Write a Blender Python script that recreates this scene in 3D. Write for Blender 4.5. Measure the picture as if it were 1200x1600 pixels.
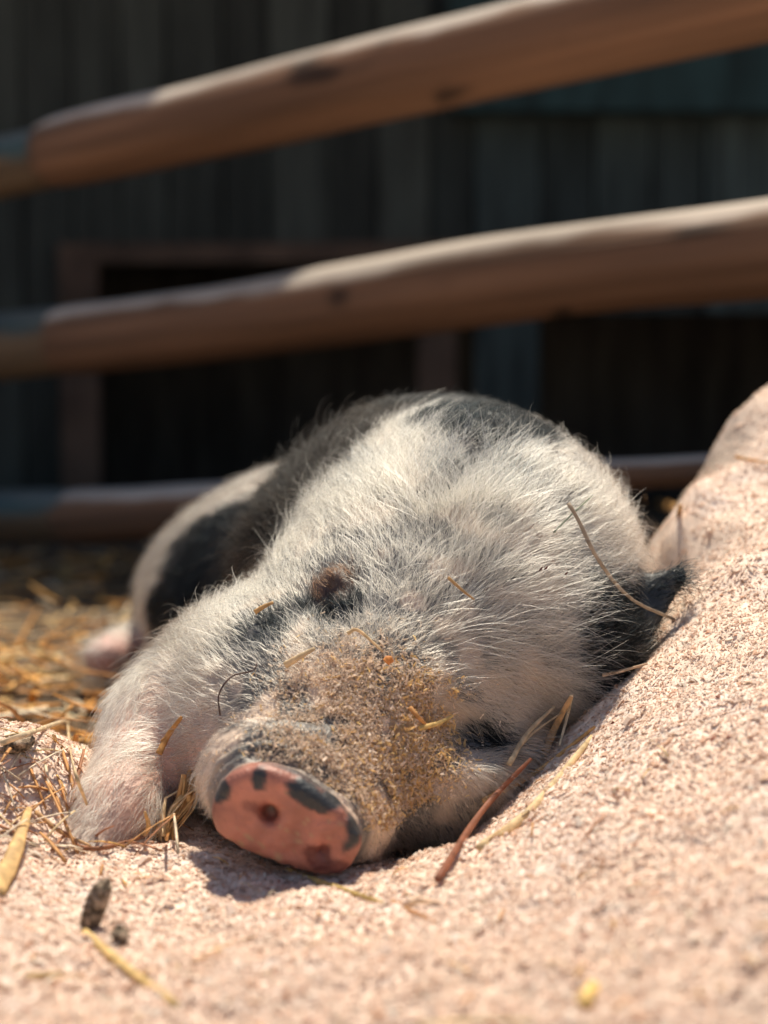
import bpy, math, random
import numpy as np
from mathutils import Vector
from mathutils.bvhtree import BVHTree
rng = np.random.default_rng(7); random.seed(7)
for o in list(bpy.data.objects): bpy.data.objects.remove(o)
scene = bpy.context.scene; COL = scene.collection

# ------------------------------------------------------------------ camera
CAMH = 0.26; FP = 2500.0; PITCH = math.atan(150 / FP)
cam_d = bpy.data.cameras.new('camera'); cam = bpy.data.objects.new('camera', cam_d); COL.objects.link(cam)
cam.location = (0, 0, CAMH); cam.rotation_euler = (math.pi / 2 - PITCH, 0, 0)
cam_d.sensor_fit = 'HORIZONTAL'; cam_d.sensor_width = 24; cam_d.lens = 50
cam_d.clip_start = 0.02; cam_d.clip_end = 500
cam_d.dof.use_dof = True; cam_d.dof.focus_distance = 1.02; cam_d.dof.aperture_fstop = 3.1
scene.camera = cam
# ------------------------------------------------------------------ light
SUN = Vector((0.05, 0.36, 1.0)).normalized()
w = bpy.data.worlds.new('World'); scene.world = w; w.use_nodes = True
nt = w.node_tree; bg = nt.nodes['Background']; sky = nt.nodes.new('ShaderNodeTexSky')
sky.sky_type = 'NISHITA'; sky.sun_disc = False; sky.ozone_density = 0.3
sky.sun_elevation = math.asin(SUN.z); sky.sun_rotation = math.atan2(SUN.x, SUN.y)
nt.links.new(sky.outputs[0], bg.inputs[0]); bg.inputs[1].default_value = 0.085
sl = bpy.data.lights.new('sun', 'SUN'); sl.energy = 4.8; sl.angle = math.radians(0.5); sl.color = (1.0, 0.92, 0.76)
so = bpy.data.objects.new('sun', sl); COL.objects.link(so)
so.rotation_euler = (-SUN).to_track_quat('-Z', 'Y').to_euler(); so.location = SUN * 20
scene.view_settings.view_transform = 'Standard'; scene.view_settings.look = 'None'
scene.view_settings.exposure = 0.43; scene.view_settings.gamma = 1.0
scene.render.engine = 'CYCLES'

# ------------------------------------------------------------------ helpers
FW = np.array([0, math.cos(PITCH), -math.sin(PITCH)]); UP = np.array([0, math.sin(PITCH), math.cos(PITCH)]); RT = np.array([1., 0, 0])
CAM = np.array([0, 0, CAMH])
def P(px, py, D):
    d = FW + RT * (px - 600) / FP - UP * (py - 800) / FP
    return CAM + d * (D / d[1])

def hash3(ix, iy, iz, s):
    h = (ix.astype(np.int64) * 374761393 + iy.astype(np.int64) * 668265263 + iz.astype(np.int64) * 2147483647 + s * 974711) & 0xffffffff
    h = ((h ^ (h >> 13)) * 1274126177) & 0xffffffff
    h = ((h ^ (h >> 16)) * 2246822519) & 0xffffffff
    return ((h ^ (h >> 15)) & 0xffffff) / float(0xffffff) * 2 - 1
def noise(p, freq, s=0):
    q = np.asarray(p) * freq; i = np.floor(q); f = q - i; f = f * f * (3 - 2 * f); i = i.astype(np.int64); r = 0
    for a in (0, 1):
        for b in (0, 1):
            for c in (0, 1):
                wgt = (f[..., 0] if a else 1 - f[..., 0]) * (f[..., 1] if b else 1 - f[..., 1]) * (f[..., 2] if c else 1 - f[..., 2])
                r = r + wgt * hash3(i[..., 0] + a, i[..., 1] + b, i[..., 2] + c, s)
    return r
def fbm(p, freq, n=3, s=0):
    r = 0; a = 1
    for k in range(n): r = r + a * noise(p, freq * 2 ** k, s + k * 11); a *= .5
    return r
def noise3(p, freq, s=0): return np.stack([noise(p, freq, s + 101 * k) for k in range(3)], -1)
def sm(x, a, b):
    t = np.clip((x - a) / (b - a), 0, 1); return t * t * (3 - 2 * t)
def nrm(v): return v / np.maximum(np.linalg.norm(v, axis=-1, keepdims=True), 1e-9)

def mesh_obj(name, V, F, m, parent=None, smooth=True, cols=None, fsize=4, cdom='POINT'):
    V = np.asarray(V, np.float32); F = np.asarray(F, np.int32).reshape(-1, fsize)
    me = bpy.data.meshes.new(name)
    me.vertices.add(len(V)); me.vertices.foreach_set('co', V.ravel())
    me.loops.add(F.size); me.loops.foreach_set('vertex_index', F.ravel())
    me.polygons.add(len(F)); me.polygons.foreach_set('loop_start', np.arange(0, F.size, fsize, dtype=np.int32))
    me.update(calc_edges=True); me.validate()
    me.polygons.foreach_set('use_smooth', np.full(len(me.polygons), smooth))
    if cols is not None:
        a = me.color_attributes.new('tint', 'FLOAT_COLOR', 'POINT')
        c = np.ones((len(V), 4), np.float32); c[:, :3] = cols; a.data.foreach_set('color', c.ravel())
    me.materials.append(m)
    o = bpy.data.objects.new(name, me); COL.objects.link(o)
    if parent is not None: o.parent = parent
    return o
def tag(o, label=None, cat=None, group=None, kind=None):
    if label: o['label'] = label
    if cat: o['category'] = cat
    if group: o['group'] = group
    if kind: o['kind'] = kind
    return o
def empty(name, loc=(0, 0, 0)):
    o = bpy.data.objects.new(name, None); COL.objects.link(o); o.location = loc; return o
class MB:
    def __init__(s): s.V = []; s.F = []; s.n = 0; s.C = []
    def add(s, V, F, c=None):
        V = np.asarray(V, float); s.V.append(V); s.F.append(np.asarray(F, int) + s.n); s.n += len(V)
        if c is not None: s.C.append(np.tile(np.asarray(c, float), (len(V), 1)))
    def box(s, a, b, c=None, jit=0):
        x0, y0, z0 = a; x1, y1, z1 = b
        V = np.array([(x0, y0, z0), (x1, y0, z0), (x1, y1, z0), (x0, y1, z0), (x0, y0, z1), (x1, y0, z1), (x1, y1, z1), (x0, y1, z1)], float)
        if jit: V = V + rng.normal(0, jit, V.shape)
        s.add(V, [(0, 3, 2, 1), (4, 5, 6, 7), (0, 1, 5, 4), (1, 2, 6, 5), (2, 3, 7, 6), (3, 0, 4, 7)], c)
    def tube(s, pts, rad, n=6, flat=1.0, c=None, side=None):
        pts = np.asarray(pts, float); K = len(pts); rad = np.broadcast_to(rad, K)
        T = nrm(np.gradient(pts, axis=0)); up = np.array([0, 0, 1.]) if side is None else np.asarray(side, float)
        if abs(T[0] @ up) > .95: up = np.array([0, 1., 0])
        A = nrm(np.cross(T, up)); B = np.cross(A, T); V = []
        for k in range(n):
            a = 2 * math.pi * k / n
            V.append(pts + (A * math.cos(a) + B * math.sin(a) * flat) * rad[:, None])
        V = np.stack(V, 1).reshape(-1, 3)
        F = [(i * n + k, i * n + (k + 1) % n, (i + 1) * n + (k + 1) % n, (i + 1) * n + k) for i in range(K - 1) for k in range(n)]
        V = np.vstack([V, pts[0], pts[-1]]); a0 = K * n; a1 = a0 + 1
        F += [(a0, (k + 1) % n, k, a0) for k in range(0)]
        for k in range(0, n, 2):
            F.append((a0, (k + 2) % n, k + 1, k)); F.append((a1, (K - 1) * n + k, (K - 1) * n + k + 1, (K - 1) * n + (k + 2) % n))
        s.add(V, F, c)
    def build(s, name, m, parent=None, smooth=True):
        return mesh_obj(name, np.vstack(s.V), np.vstack(s.F), m, parent, smooth, np.vstack(s.C) if s.C else None)
def spline(pts, K=14):
    pts = np.asarray(pts, float); n = len(pts)
    if n == 2: t = np.linspace(0, 1, K)[:, None]; return pts[0] * (1 - t) + pts[1] * t
    ts = np.linspace(0, n - 1, K); out = []
    Q = np.vstack([2 * pts[0] - pts[1], pts, 2 * pts[-1] - pts[-2]])
    for t in ts:
        i = min(int(t), n - 2); f = t - i; p0, p1, p2, p3 = Q[i], Q[i + 1], Q[i + 2], Q[i + 3]
        out.append(.5 * (2 * p1 + (p2 - p0) * f + (2 * p0 - 5 * p1 + 4 * p2 - p3) * f * f + (3 * p1 - p0 - 3 * p2 + p3) * f ** 3))
    return np.array(out)

# ------------------------------------------------------------------ materials
def mat(name, col=(.5, .5, .5), rough=.8, attr=None, spec=.3, var=0.0, vscale=30, bump=0.0, bscale=200, stretch=None, sss=0, col2=None, gain=None):
    m = bpy.data.materials.new(name); m.use_nodes = True; N = m.node_tree.nodes; L = m.node_tree.links
    b = N['Principled BSDF']; b.inputs['Roughness'].default_value = rough; b.inputs['Specular IOR Level'].default_value = spec
    tc = N.new('ShaderNodeTexCoord'); mp = N.new('ShaderNodeMapping'); L.new(tc.outputs['Object'], mp.inputs[0])
    if stretch: mp.inputs['Scale'].default_value = stretch
    if attr:
        a = N.new('ShaderNodeAttribute'); a.attribute_name = attr; src = a.outputs['Color']
    else:
        r = N.new('ShaderNodeRGB'); r.outputs[0].default_value = (*col, 1); src = r.outputs[0]
    if var or col2:
        n = N.new('ShaderNodeTexNoise'); n.inputs['Scale'].default_value = vscale; n.inputs['Detail'].default_value = 5; L.new(mp.outputs[0], n.inputs[0])
        if col2:
            rp = N.new('ShaderNodeMapRange'); rp.inputs[1].default_value = .35; rp.inputs[2].default_value = .65; L.new(n.outputs[0], rp.inputs[0])
            mx = N.new('ShaderNodeMix'); mx.data_type = 'RGBA'; L.new(rp.outputs[0], mx.inputs[0]); L.new(src, mx.inputs[6]); mx.inputs[7].default_value = (*col2, 1); src = mx.outputs[2]
        if var:
            rp = N.new('ShaderNodeMapRange'); rp.inputs[1].default_value = .3; rp.inputs[2].default_value = .7; rp.inputs[3].default_value = 1 - var; rp.inputs[4].default_value = 1 + var; L.new(n.outputs[0], rp.inputs[0])
            mx = N.new('ShaderNodeVectorMath'); mx.operation = 'SCALE'; L.new(src, mx.inputs[0]); L.new(rp.outputs[0], mx.inputs[3]); src = mx.outputs[0]
    L.new(src, b.inputs['Base Color'])
    if bump:
        n = N.new('ShaderNodeTexNoise'); n.inputs['Scale'].default_value = bscale; n.inputs['Detail'].default_value = 4; L.new(mp.outputs[0], n.inputs[0])
        bp = N.new('ShaderNodeBump'); bp.inputs['Strength'].default_value = bump; bp.inputs['Distance'].default_value = .003; L.new(n.outputs[0], bp.inputs['Height']); L.new(bp.outputs[0], b.inputs['Normal'])
    if sss:
        b.inputs['Subsurface Weight'].default_value = sss; b.inputs['Subsurface Radius'].default_value = (.006, .002, .001); b.inputs['Subsurface Scale'].default_value = 1
    return m
M = {}
M['ground'] = mat('sawdust_ground', attr='tint', rough=.9, spec=.15, var=.12, vscale=60, bump=.4, bscale=500)
M['flake'] = mat('sawdust_flake', attr='tint', rough=.6, spec=.35)
M['skin'] = mat('pig_skin', attr='tint', rough=.46, spec=.4, var=.12, vscale=90, bump=.35, bscale=350)
M['straw'] = mat('straw', attr='tint', rough=.6, spec=.3, var=.35, vscale=160)
def glow_through(m, f):      # thin wood and straw let light through
    N = m.node_tree.nodes; L = m.node_tree.links; b = N['Principled BSDF']; src = b.inputs['Base Color'].links[0].from_socket
    t = N.new('ShaderNodeBsdfTranslucent'); x = N.new('ShaderNodeMixShader'); x.inputs[0].default_value = f
    L.new(src, t.inputs[0]); L.new(b.outputs[0], x.inputs[1]); L.new(t.outputs[0], x.inputs[2]); L.new(x.outputs[0], N['Material Output'].inputs['Surface'])
glow_through(M['flake'], .42); glow_through(M['straw'], .2)
M['rail'] = mat('rail_wood', attr='tint', rough=.8, var=.38, vscale=9, stretch=(.16, 4, 4), bump=.9, bscale=30)
M['rail_grey'] = mat('weathered_rail_wood', (.12, .085, .05), rough=.85, var=.45, vscale=9, stretch=(.6, 3.5, 3.5), bump=.8, bscale=30, col2=(.05, .075, .075))
M['plank'] = mat('dark_plank', attr='tint', rough=.9, var=.5, vscale=5, stretch=(6, 1, .7), bump=.5, bscale=20)
M['frame'] = mat('hatch_frame_wood', (.075, .048, .034), rough=.9, var=.4, vscale=8)
M['roof'] = mat('roof_board', (.05, .045, .04), rough=.9, var=.3, vscale=4)
M['dirt'] = mat('dark_clod', (.10, .07, .045), rough=.95, var=.7, vscale=260, col2=(.32, .24, .17), bump=1, bscale=300)
M['stone'] = mat('brown_stone', (.10, .06, .05), rough=.9, var=.3, vscale=40)

# ------------------------------------------------------------------ ground height
cp = [(0,1600,.68),(300,1600,.68),(600,1600,.67),(900,1600,.64),(1200,1600,.61),(600,1500,.735),(800,1450,.775),(1000,1400,.765),(850,1300,.875),
      (600,1350,.925),(700,1325,.957),(770,1270,.985),(850,1180,1.02),(930,1100,1.06),(1000,1010,1.12),(1065,950,1.17),(1078,890,1.23),
      (1040,850,1.27),(1062,790,1.35),(1088,722,1.39),(1130,668,1.39),(1200,610,1.43),
      (1200,700,1.33),(1200,800,1.22),(1200,900,1.1),(1200,1000,1.0),(1200,1100,.92),(1200,1300,.78),(1200,1450,.69),(1000,1200,.9),(1100,1050,1.0),
      (200,1400,.87),(350,1480,.79),(60,1180,.99),(0,1300,.92),(150,1318,.957),(95,1290,.96),(230,1318,.95)]
CPW = [tuple(P(*c)) for c in cp]
CPW += [(-.6,.5,.0),(0,.4,.0),(.4,.4,.05),(.6,.6,.13),(.6,.9,.2),(.6,1.2,.26),(.62,1.5,.26),(.45,1.6,.22),(.36,1.6,.12),(.26,1.55,.05),(.16,1.65,0.0),(.3,1.8,.0),(.5,1.9,.03),
        (.7,1.9,.05),(.2,1.42,.05),(.1,1.15,.0),(.05,1.0,-.005),(-.1,1.0,-.005),(.0,1.3,-.01),(0,1.6,-.01),(-.2,1.2,-.005),(-.3,1.4,-.005),(-.5,1.3,0.0),(-.3,1.8,.0),(-.7,1.8,.0),(-.8,1.,.0),(0,2.2,0),(.6,2.3,0),(-.6,2.4,0),(.17,1.12,.035),(.21,1.25,.06),
        (1,.8,.2),(1,1.5,.15),(1.2,2.2,0),(-1.2,.6,0),(-1.2,1.5,0),(1.2,.2,.05),(0,0,0),(-.8,0,0)]
CPW = np.array(CPW)
def tps(r): return np.where(r > 1e-9, r * r * np.log(np.maximum(r, 1e-9)), 0)
n_ = len(CPW); A_ = np.zeros((n_ + 3, n_ + 3)); d_ = np.linalg.norm(CPW[:, None, :2] - CPW[None, :, :2], axis=-1)
A_[:n_, :n_] = tps(d_) + np.eye(n_) * 2e-4; A_[:n_, n_] = 1; A_[:n_, n_ + 1:] = CPW[:, :2]; A_[n_:, :n_] = A_[:n_, n_:].T
W_ = np.linalg.solve(A_, np.concatenate([CPW[:, 2], np.zeros(3)]))
def G(x, y, detail=True):
    x = np.asarray(x, float); y = np.asarray(y, float); sh = x.shape; x = x.ravel(); y = y.ravel(); z = np.zeros(len(x))
    for a in range(0, len(x), 60000):
        xx, yy = x[a:a + 60000], y[a:a + 60000]; r = np.hypot(xx[:, None] - CPW[:, 0], yy[:, None] - CPW[:, 1])
        z[a:a + 60000] = tps(r) @ W_[:n_] + W_[n_] + W_[n_ + 1] * xx + W_[n_ + 2] * yy
    fade = (1 - sm(np.abs(x), .8, 1.3)) * (1 - sm(y, 1.9, 2.4)) * sm(y, -.3, .2)
    z = z * fade
    if detail:
        p = np.stack([x, y, z * .7], -1); near = fade
        z = z + near * (.0045 * fbm(p, 22, 2, 3) + .018 * sm(z, .08, .2) * fbm(p, 14, 2, 13) + .0018 * fbm(p, 95, 3, 5) + .0007 * noise(p, 420, 9)) + (1 - near) * .02 * noise(p, 1.3, 2)
    return z.reshape(sh)

def zone(x, y):   # 1 where the floor is clean sawdust, 0 where it is straw litter on soil
    p = np.stack([x, y, 0 * x], -1); e = y + .10 * noise(p, 5, 31) + .06 * noise(p, 17, 32) - .55 * np.maximum(0, x - .0)
    return 1 - sm(e, 1.13, 1.32)
def axis(parts):
    out = []
    for a, b, s in parts: out.append(np.arange(a, b, s))
    return np.concatenate(out)
gx = axis([(-60, -10, 10), (-10, -2, 1.), (-2, -.6, .05), (-.6, -.35, .006), (-.35, .42, .0024), (.42, .7, .006), (.7, 2, .05), (2, 10, 1.), (10, 61, 10)])
gy = axis([(-40, -2, 8), (-2, .4, .12), (.4, 1.1, .0024), (1.1, 1.6, .004), (1.6, 2.6, .012), (2.6, 5, .1), (5, 20, 1.5), (20, 120, 12)])
X, Y = np.meshgrid(gx, gy); Z = G(X, Y)
GV = np.stack([X, Y, Z], -1).reshape(-1, 3); nx = len(gx); ny = len(gy)
ii = (np.arange(ny - 1)[:, None] * nx + np.arange(nx - 1)[None]).ravel()
GF = np.stack([ii, ii + 1, ii + 1 + nx, ii + nx], -1)
zz = zone(GV[:, 0], GV[:, 1])[:, None]
SAW = np.array([.79, .625, .515]); SOIL = np.array([.10, .07, .045])
nn = noise(GV, 150, 4)[:, None]
gc = (SAW * (1 + .10 * nn) + np.array([.03, .0, -.03]) * noise(GV, 30, 8)[:, None]) * zz + SOIL * (1 - zz)
ground = mesh_obj('ground', GV, GF, M['ground'], None, True, gc); tag(ground, 'pale pink sawdust floor heaped up into a mound on the right', 'ground', kind='structure')
gsel = (GV[GF[:, 0], 0] > -1.5) & (GV[GF[:, 0], 0] < 1.2) & (GV[GF[:, 0], 1] > .4) & (GV[GF[:, 0], 1] < 5)

# ------------------------------------------------------------------ the pig: signed distance field -> surface nets
def a3(*v): return np.array(v, float)
def Rp(px, D): return px * D / FP
xs = axis([(-.33, -.16, .004), (-.16, .19, .002), (.19, .31, .004)])
ys = axis([(.83, 1.13, .002), (1.13, 1.90, .0045)])
zs = axis([(-.03, .20, .0022), (.20, .34, .0036)])
GX, GY, GZ = np.meshgrid(xs.astype(np.float32), ys.astype(np.float32), zs.astype(np.float32), indexing='ij')
def sub(c): return GX - c[0], GY - c[1], GZ - c[2]
def frame_from(e1, n):
    e1 = nrm(np.array(e1, float)); n = np.array(n, float); n = nrm(n - e1 * (n @ e1)); return e1, np.cross(n, e1), n
def ell(c, r, fr=None):
    x, y, z = sub(c)
    if fr is not None:
        x, y, z = [x * float(f[0]) + y * float(f[1]) + z * float(f[2]) for f in fr]
    k0 = np.sqrt((x / r[0]) ** 2 + (y / r[1]) ** 2 + (z / r[2]) ** 2); k1 = np.sqrt((x / r[0] ** 2) ** 2 + (y / r[1] ** 2) ** 2 + (z / r[2] ** 2) ** 2)
    return k0 * (k0 - 1) / np.maximum(k1, 1e-6)
def cone(a, b, ra, rb, flat=None, fl=1.0):
    a = np.array(a); b = np.array(b); d = b - a; L2 = d @ d; x, y, z = sub(a)
    t = np.clip((x * d[0] + y * d[1] + z * d[2]) / L2, 0, 1); x = x - t * d[0]; y = y - t * d[1]; z = z - t * d[2]
    if flat is not None:
        q = x * flat[0] + y * flat[1] + z * flat[2]; e = (1 / fl - 1) * q
        x = x + e * flat[0]; y = y + e * flat[1]; z = z + e * flat[2]
        return (np.sqrt(x * x + y * y + z * z) - (ra + (rb - ra) * t)) * (fl * 1.3 if fl < .7 else 1)
    return np.sqrt(x * x + y * y + z * z) - (ra + (rb - ra) * t)
def smin(a, b, k):
    h = np.maximum(k - np.abs(a - b), 0) / k; return np.minimum(a, b) - h * h * k * .25
def smax(a, b, k): return -smin(-a, -b, k)

# trunk
D = ell((.047, 1.33, .115), (.158, .20, .163))
D = smin(D, ell((-.045, 1.60, .080), (.198, .22, .122)), .03)
D = smin(D, ell((-.045, 1.50, .088), (.155, .16, .128)), .05)
D = smin(D, ell((.045, 1.21, .125), (.135, .12, .118)), .05)
# skull, brow, cheeks
HC = P(735, 922, 1.15)
D = smin(D, ell(HC, (.112, .125, .100)), .04)
D = smin(D, ell(P(840, 1010, 1.125), (.072, .10, .072)), .04)
D = smin(D, ell(P(430, 1050, 1.09), (.062, .10, .060)), .045)
D = smin(D, ell(P(352, 1165, 1.035), (.030, .05, .040)), .03)
D = smin(D, ell(P(430, 1100, 1.055), (.050, .07, .045)), .04)
D = smin(D, ell(P(600, 945, 1.13), (.07, .085, .062)), .04)
D = smin(D, cone(P(590, 1085, 1.06), P(735, 850, 1.155), .083, .098), .04)
# muzzle
D = smin(D, cone(P(655, 1055, 1.095), P(500, 1225, .978), .086, .056), .04)
D = smin(D, ell(P(690, 1200, 1.02), (.058, .06, .045)), .03)      # lower jaw towards the mound
# far ear, lying back
pass
# near ear
EN = nrm(a3(-.25, -.85, .5))
D = smin(D, cone(P(925, 1000, 1.105), P(1060, 900, 1.095), .040, .007, EN, .30), .010)
# legs
D = smin(D, cone(P(335, 1050, 1.13), P(262, 1130, 1.07), .042, .036), .03)
D = smin(D, cone(P(262, 1130, 1.07), P(184, 1272, .988), .036, .026), .02)
D = smin(D, cone(P(184, 1272, .988), P(140, 1338, .955), .026, .017), .012)
D = smin(D, cone(P(270, 1000, 1.62), P(165, 1028, 1.52), .035, .020), .02)
# snout disc
e1 = nrm(RT * .905 - UP * .425)
NF = nrm(-FW * 1.0 - UP * .24 - RT * .10); NE1, NE2, NN = frame_from(e1, NF)     # NE2 = up-ish in the disc
if NE2 @ UP < 0: NE2 = -NE2
NC = P(450, 1288, .895)
x, y, z = sub(NC)
u = x * NE1[0] + y * NE1[1] + z * NE1[2]; v = x * NE2[0] + y * NE2[1] + z * NE2[2]; q = x * NN[0] + y * NN[1] + z * NN[2]
uu = u / .0432; vv = (v + .0025 * uu * uu) / (.0255 - .0048 * uu)
rr = (np.abs(uu) ** 2.6 + np.abs(vv) ** 2.6) ** (1 / 2.6); th_ = np.arctan2(vv, uu); rr = rr * (1 + .022 * np.sin(3 * th_ + 1) + .016 * np.sin(5 * th_ + 2))
side = (rr - 1) * .0262
neck = (rr - (.95 + .4 * np.clip(-(q + .012) / .03, 0, 1.2))) * .0262
stem = smax(smax(neck, -(q + .05), .004), q + .003, .003)
disc = smax(side + .0008, np.abs(q + .004 + .0022 * rr ** 3) - .0066 - .0012 * sm(rr, .55, .9), .0095)
D = smin(D, stem, .012)
D = smin(D, disc, .005)
# nostrils
for (nx_, ny_, rad, dep) in ((422, 1270, .0062, .016), (505, 1324, .0045, .006)):
    c = P(nx_, ny_, .895) + NN * .006
    D = smax(D, -cone(c, c - NN * dep - NE2 * .003, rad, rad * .6), .006)
# fold above the disc, mouth corner, eye folds
def groove(pts, r, k=.006):
    global D
    for a, b in zip(pts[:-1], pts[1:]): D = smax(D, -cone(a, b, r, r), k)
def surf_at(px, py):
    """depth at which the ray through a point of the picture enters the body"""
    ts = np.arange(.8, 1.75, .001); d = FW + RT * (px - 600) / FP - UP * (py - 800) / FP
    pts = CAM + d[None] * (ts / d[1])[:, None]
    i = np.clip(np.searchsorted(xs, pts[:, 0]), 0, len(xs) - 1); j = np.clip(np.searchsorted(ys, pts[:, 1]), 0, len(ys) - 1); k = np.clip(np.searchsorted(zs, pts[:, 2]), 0, len(zs) - 1)
    s = D[i, j, k]; h = np.nonzero(s < 0)[0]; return pts[h[0]] if len(h) else None
groove([surf_at(*c) for c in ((395, 1182), (450, 1187), (505, 1212), (528, 1225))], .0032)
groove([surf_at(*c) for c in ((700, 1128), (735, 1146), (780, 1150))], .0085, .02)
groove([surf_at(*c) for c in ((500, 948), (522, 962), (548, 965))], .0040, .008)
EA0 = surf_at(652, 765); EA1 = surf_at(712, 695); EAn = nrm(nrm(CAM - EA0) + a3(.1, 0, .9))
D = smin(D, cone(EA0 - EAn * .006, EA1 + EAn * .003, .017, .013, nrm(EAn + a3(-.5, 0, 0)), .36), .012)
groove([surf_at(*c) for c in ((668, 775), (700, 755), (738, 715))], .004, .014)
EY = surf_at(520, 915)
D = smin(D, ell(EY + a3(0, .004, 0), (.0048, .008, .0088)), .008)
groove([EY + a3(-.008, -.006, .003), EY + a3(.008, -.006, .0065)], .0012, .003)
groove([EY + a3(-.008, -.006, -.003), EY + a3(.008, -.006, .0005)], .0012, .003)

def surface_nets(D, xs, ys, zs):
    S = D < 0; c = S[:-1, :-1, :-1].astype(np.int8)
    cnt = np.zeros_like(c)
    for a in (0, 1):
        for b in (0, 1):
            for d in (0, 1): cnt += S[a:S.shape[0] - 1 + a, b:S.shape[1] - 1 + b, d:S.shape[2] - 1 + d].astype(np.int8)
    act = (cnt > 0) & (cnt < 8); idx = np.full(act.shape, -1, np.int64); I, J, K = np.nonzero(act); idx[I, J, K] = np.arange(len(I))
    pos = np.zeros((len(I), 3)); w = np.zeros(len(I)); ax = (xs, ys, zs)
    cor = [(a, b, d) for a in (0, 1) for b in (0, 1) for d in (0, 1)]
    for p in cor:
        for k in range(3):
            if p[k] == 0:
                qn = list(p); qn[k] = 1
                d0 = D[I + p[0], J + p[1], K + p[2]]; d1 = D[I + qn[0], J + qn[1], K + qn[2]]; cr = (d0 < 0) != (d1 < 0)
                t = np.where(cr, d0 / np.where(d0 == d1, 1, d0 - d1), 0)
                P0 = np.stack([xs[I + p[0]], ys[J + p[1]], zs[K + p[2]]], -1); P1 = np.stack([xs[I + qn[0]], ys[J + qn[1]], zs[K + qn[2]]], -1)
                pos += np.where(cr[:, None], P0 + (P1 - P0) * t[:, None], 0); w += cr
    pos /= w[:, None]; F = []
    for k in range(3):
        u, v = (k + 1) % 3, (k + 2) % 3
        sl0 = [slice(None)] * 3; sl1 = [slice(None)] * 3; sl0[k] = slice(0, -1); sl1[k] = slice(1, None)
        s0 = S[tuple(sl0)]; s1 = S[tuple(sl1)]; E = np.nonzero(s0 != s1); fl = s0[E]; E = np.stack(E, -1)
        ok = (E[:, u] > 0) & (E[:, v] > 0) & (E[:, u] < D.shape[u] - 1) & (E[:, v] < D.shape[v] - 1); E = E[ok]; fl = fl[ok]
        def g(du, dv):
            e = E.copy(); e[:, u] -= du; e[:, v] -= dv; return idx[e[:, 0], e[:, 1], e[:, 2]]
        q = np.stack([g(1, 1), g(0, 1), g(0, 0), g(1, 0)], -1); q[~fl] = q[~fl][:, ::-1]; F.append(q)
    F = np.vstack(F); F = F[(F >= 0).all(1)]
    return pos, F
PV, PF = surface_nets(D, xs, ys, zs)
def vnormals(V, F):
    n = np.cross(V[F[:, 2]] - V[F[:, 0]], V[F[:, 3]] - V[F[:, 1]]); N = np.zeros_like(V)
    for k in range(4):
        for c in range(3): N[:, c] += np.bincount(F[:, k], n[:, c], len(V))
    return nrm(N)
def relax(V, F, it, mask=None):
    for _ in range(it):
        A = np.zeros_like(V); c = np.zeros(len(V))
        for k in range(4):
            a, b = F[:, k], F[:, (k + 1) % 4]
            for m_ in range(3): A[:, m_] += np.bincount(a, V[b, m_], len(V)) + np.bincount(b, V[a, m_], len(V))
            c += np.bincount(a, minlength=len(V)) + np.bincount(b, minlength=len(V))
        A /= np.maximum(c, 1)[:, None]; V = V + (A - V) * (.5 if mask is None else .5 * mask[:, None])
    return V
PV = relax(PV, PF, 2)
PN = vnormals(PV, PF)
du = (PV - NC) @ NE1; dv = (PV - NC) @ NE2; dq = (PV - NC) @ NN
duu = du / .0432; dvv = (dv + .0025 * duu * duu) / (.0255 - .0048 * duu)
RRv = (np.abs(duu) ** 2.6 + np.abs(dvv) ** 2.6) ** (1 / 2.6)
isnose = (1 - sm(RRv, 1.02, 1.12)) * sm(dq, -.014, -.009)
mz = sm(np.linalg.norm((PV - P(470, 1250, .92)) / np.array([1, 1, 1]), axis=1), .16, .04)
fol = fbm(PV, 60, 3, 40) * .0011 * (1 - isnose) + .0006 * noise(PV, 260, 41) * mz * (1 - isnose) + .0006 * fbm(PV, 170, 2, 43) * isnose + .00045 * np.sin(noise(PV, 45, 47) * 9 + duu * 10) * isnose + .0011 * sm(RRv, .72, .92) * (1 - sm(RRv, .95, 1.05)) * isnose + .0009 * noise(PV, 55, 44) * isnose
wr = np.sin(dq * 900 + 4 * noise(PV, 40, 3)) * .0009 * sm(dq, -.05, -.02) * (1 - isnose) * (RRv < 2.2)
PV = PV + PN * (fol + wr)[:, None]; PN = vnormals(PV, PF)
bvh = BVHTree.FromPolygons(PV.tolist(), PF.tolist())
gf = GF[gsel]; us, inv = np.unique(gf, return_inverse=True)
gbvh = BVHTree.FromPolygons(GV[us].tolist(), inv.reshape(gf.shape).tolist())
def hit(px, py, which='any'):
    d = FW + RT * (px - 600) / FP - UP * (py - 800) / FP; d = Vector(d).normalized(); best = None
    for nme, b in (('pig', bvh), ('ground', gbvh)):
        if which in ('any', nme):
            r = b.ray_cast(Vector(CAM), d)
            if r[0] is not None and (best is None or r[3] < best[1]): best = (np.array(r[0]), r[3], np.array(r[1]))
    if best is None: best = (P(px, py, 1.35), 1.35, np.array([0, -1., 0]))
    return best
def S(px, py, which='pig'):
    return hit(px, py, which)[0]

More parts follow.
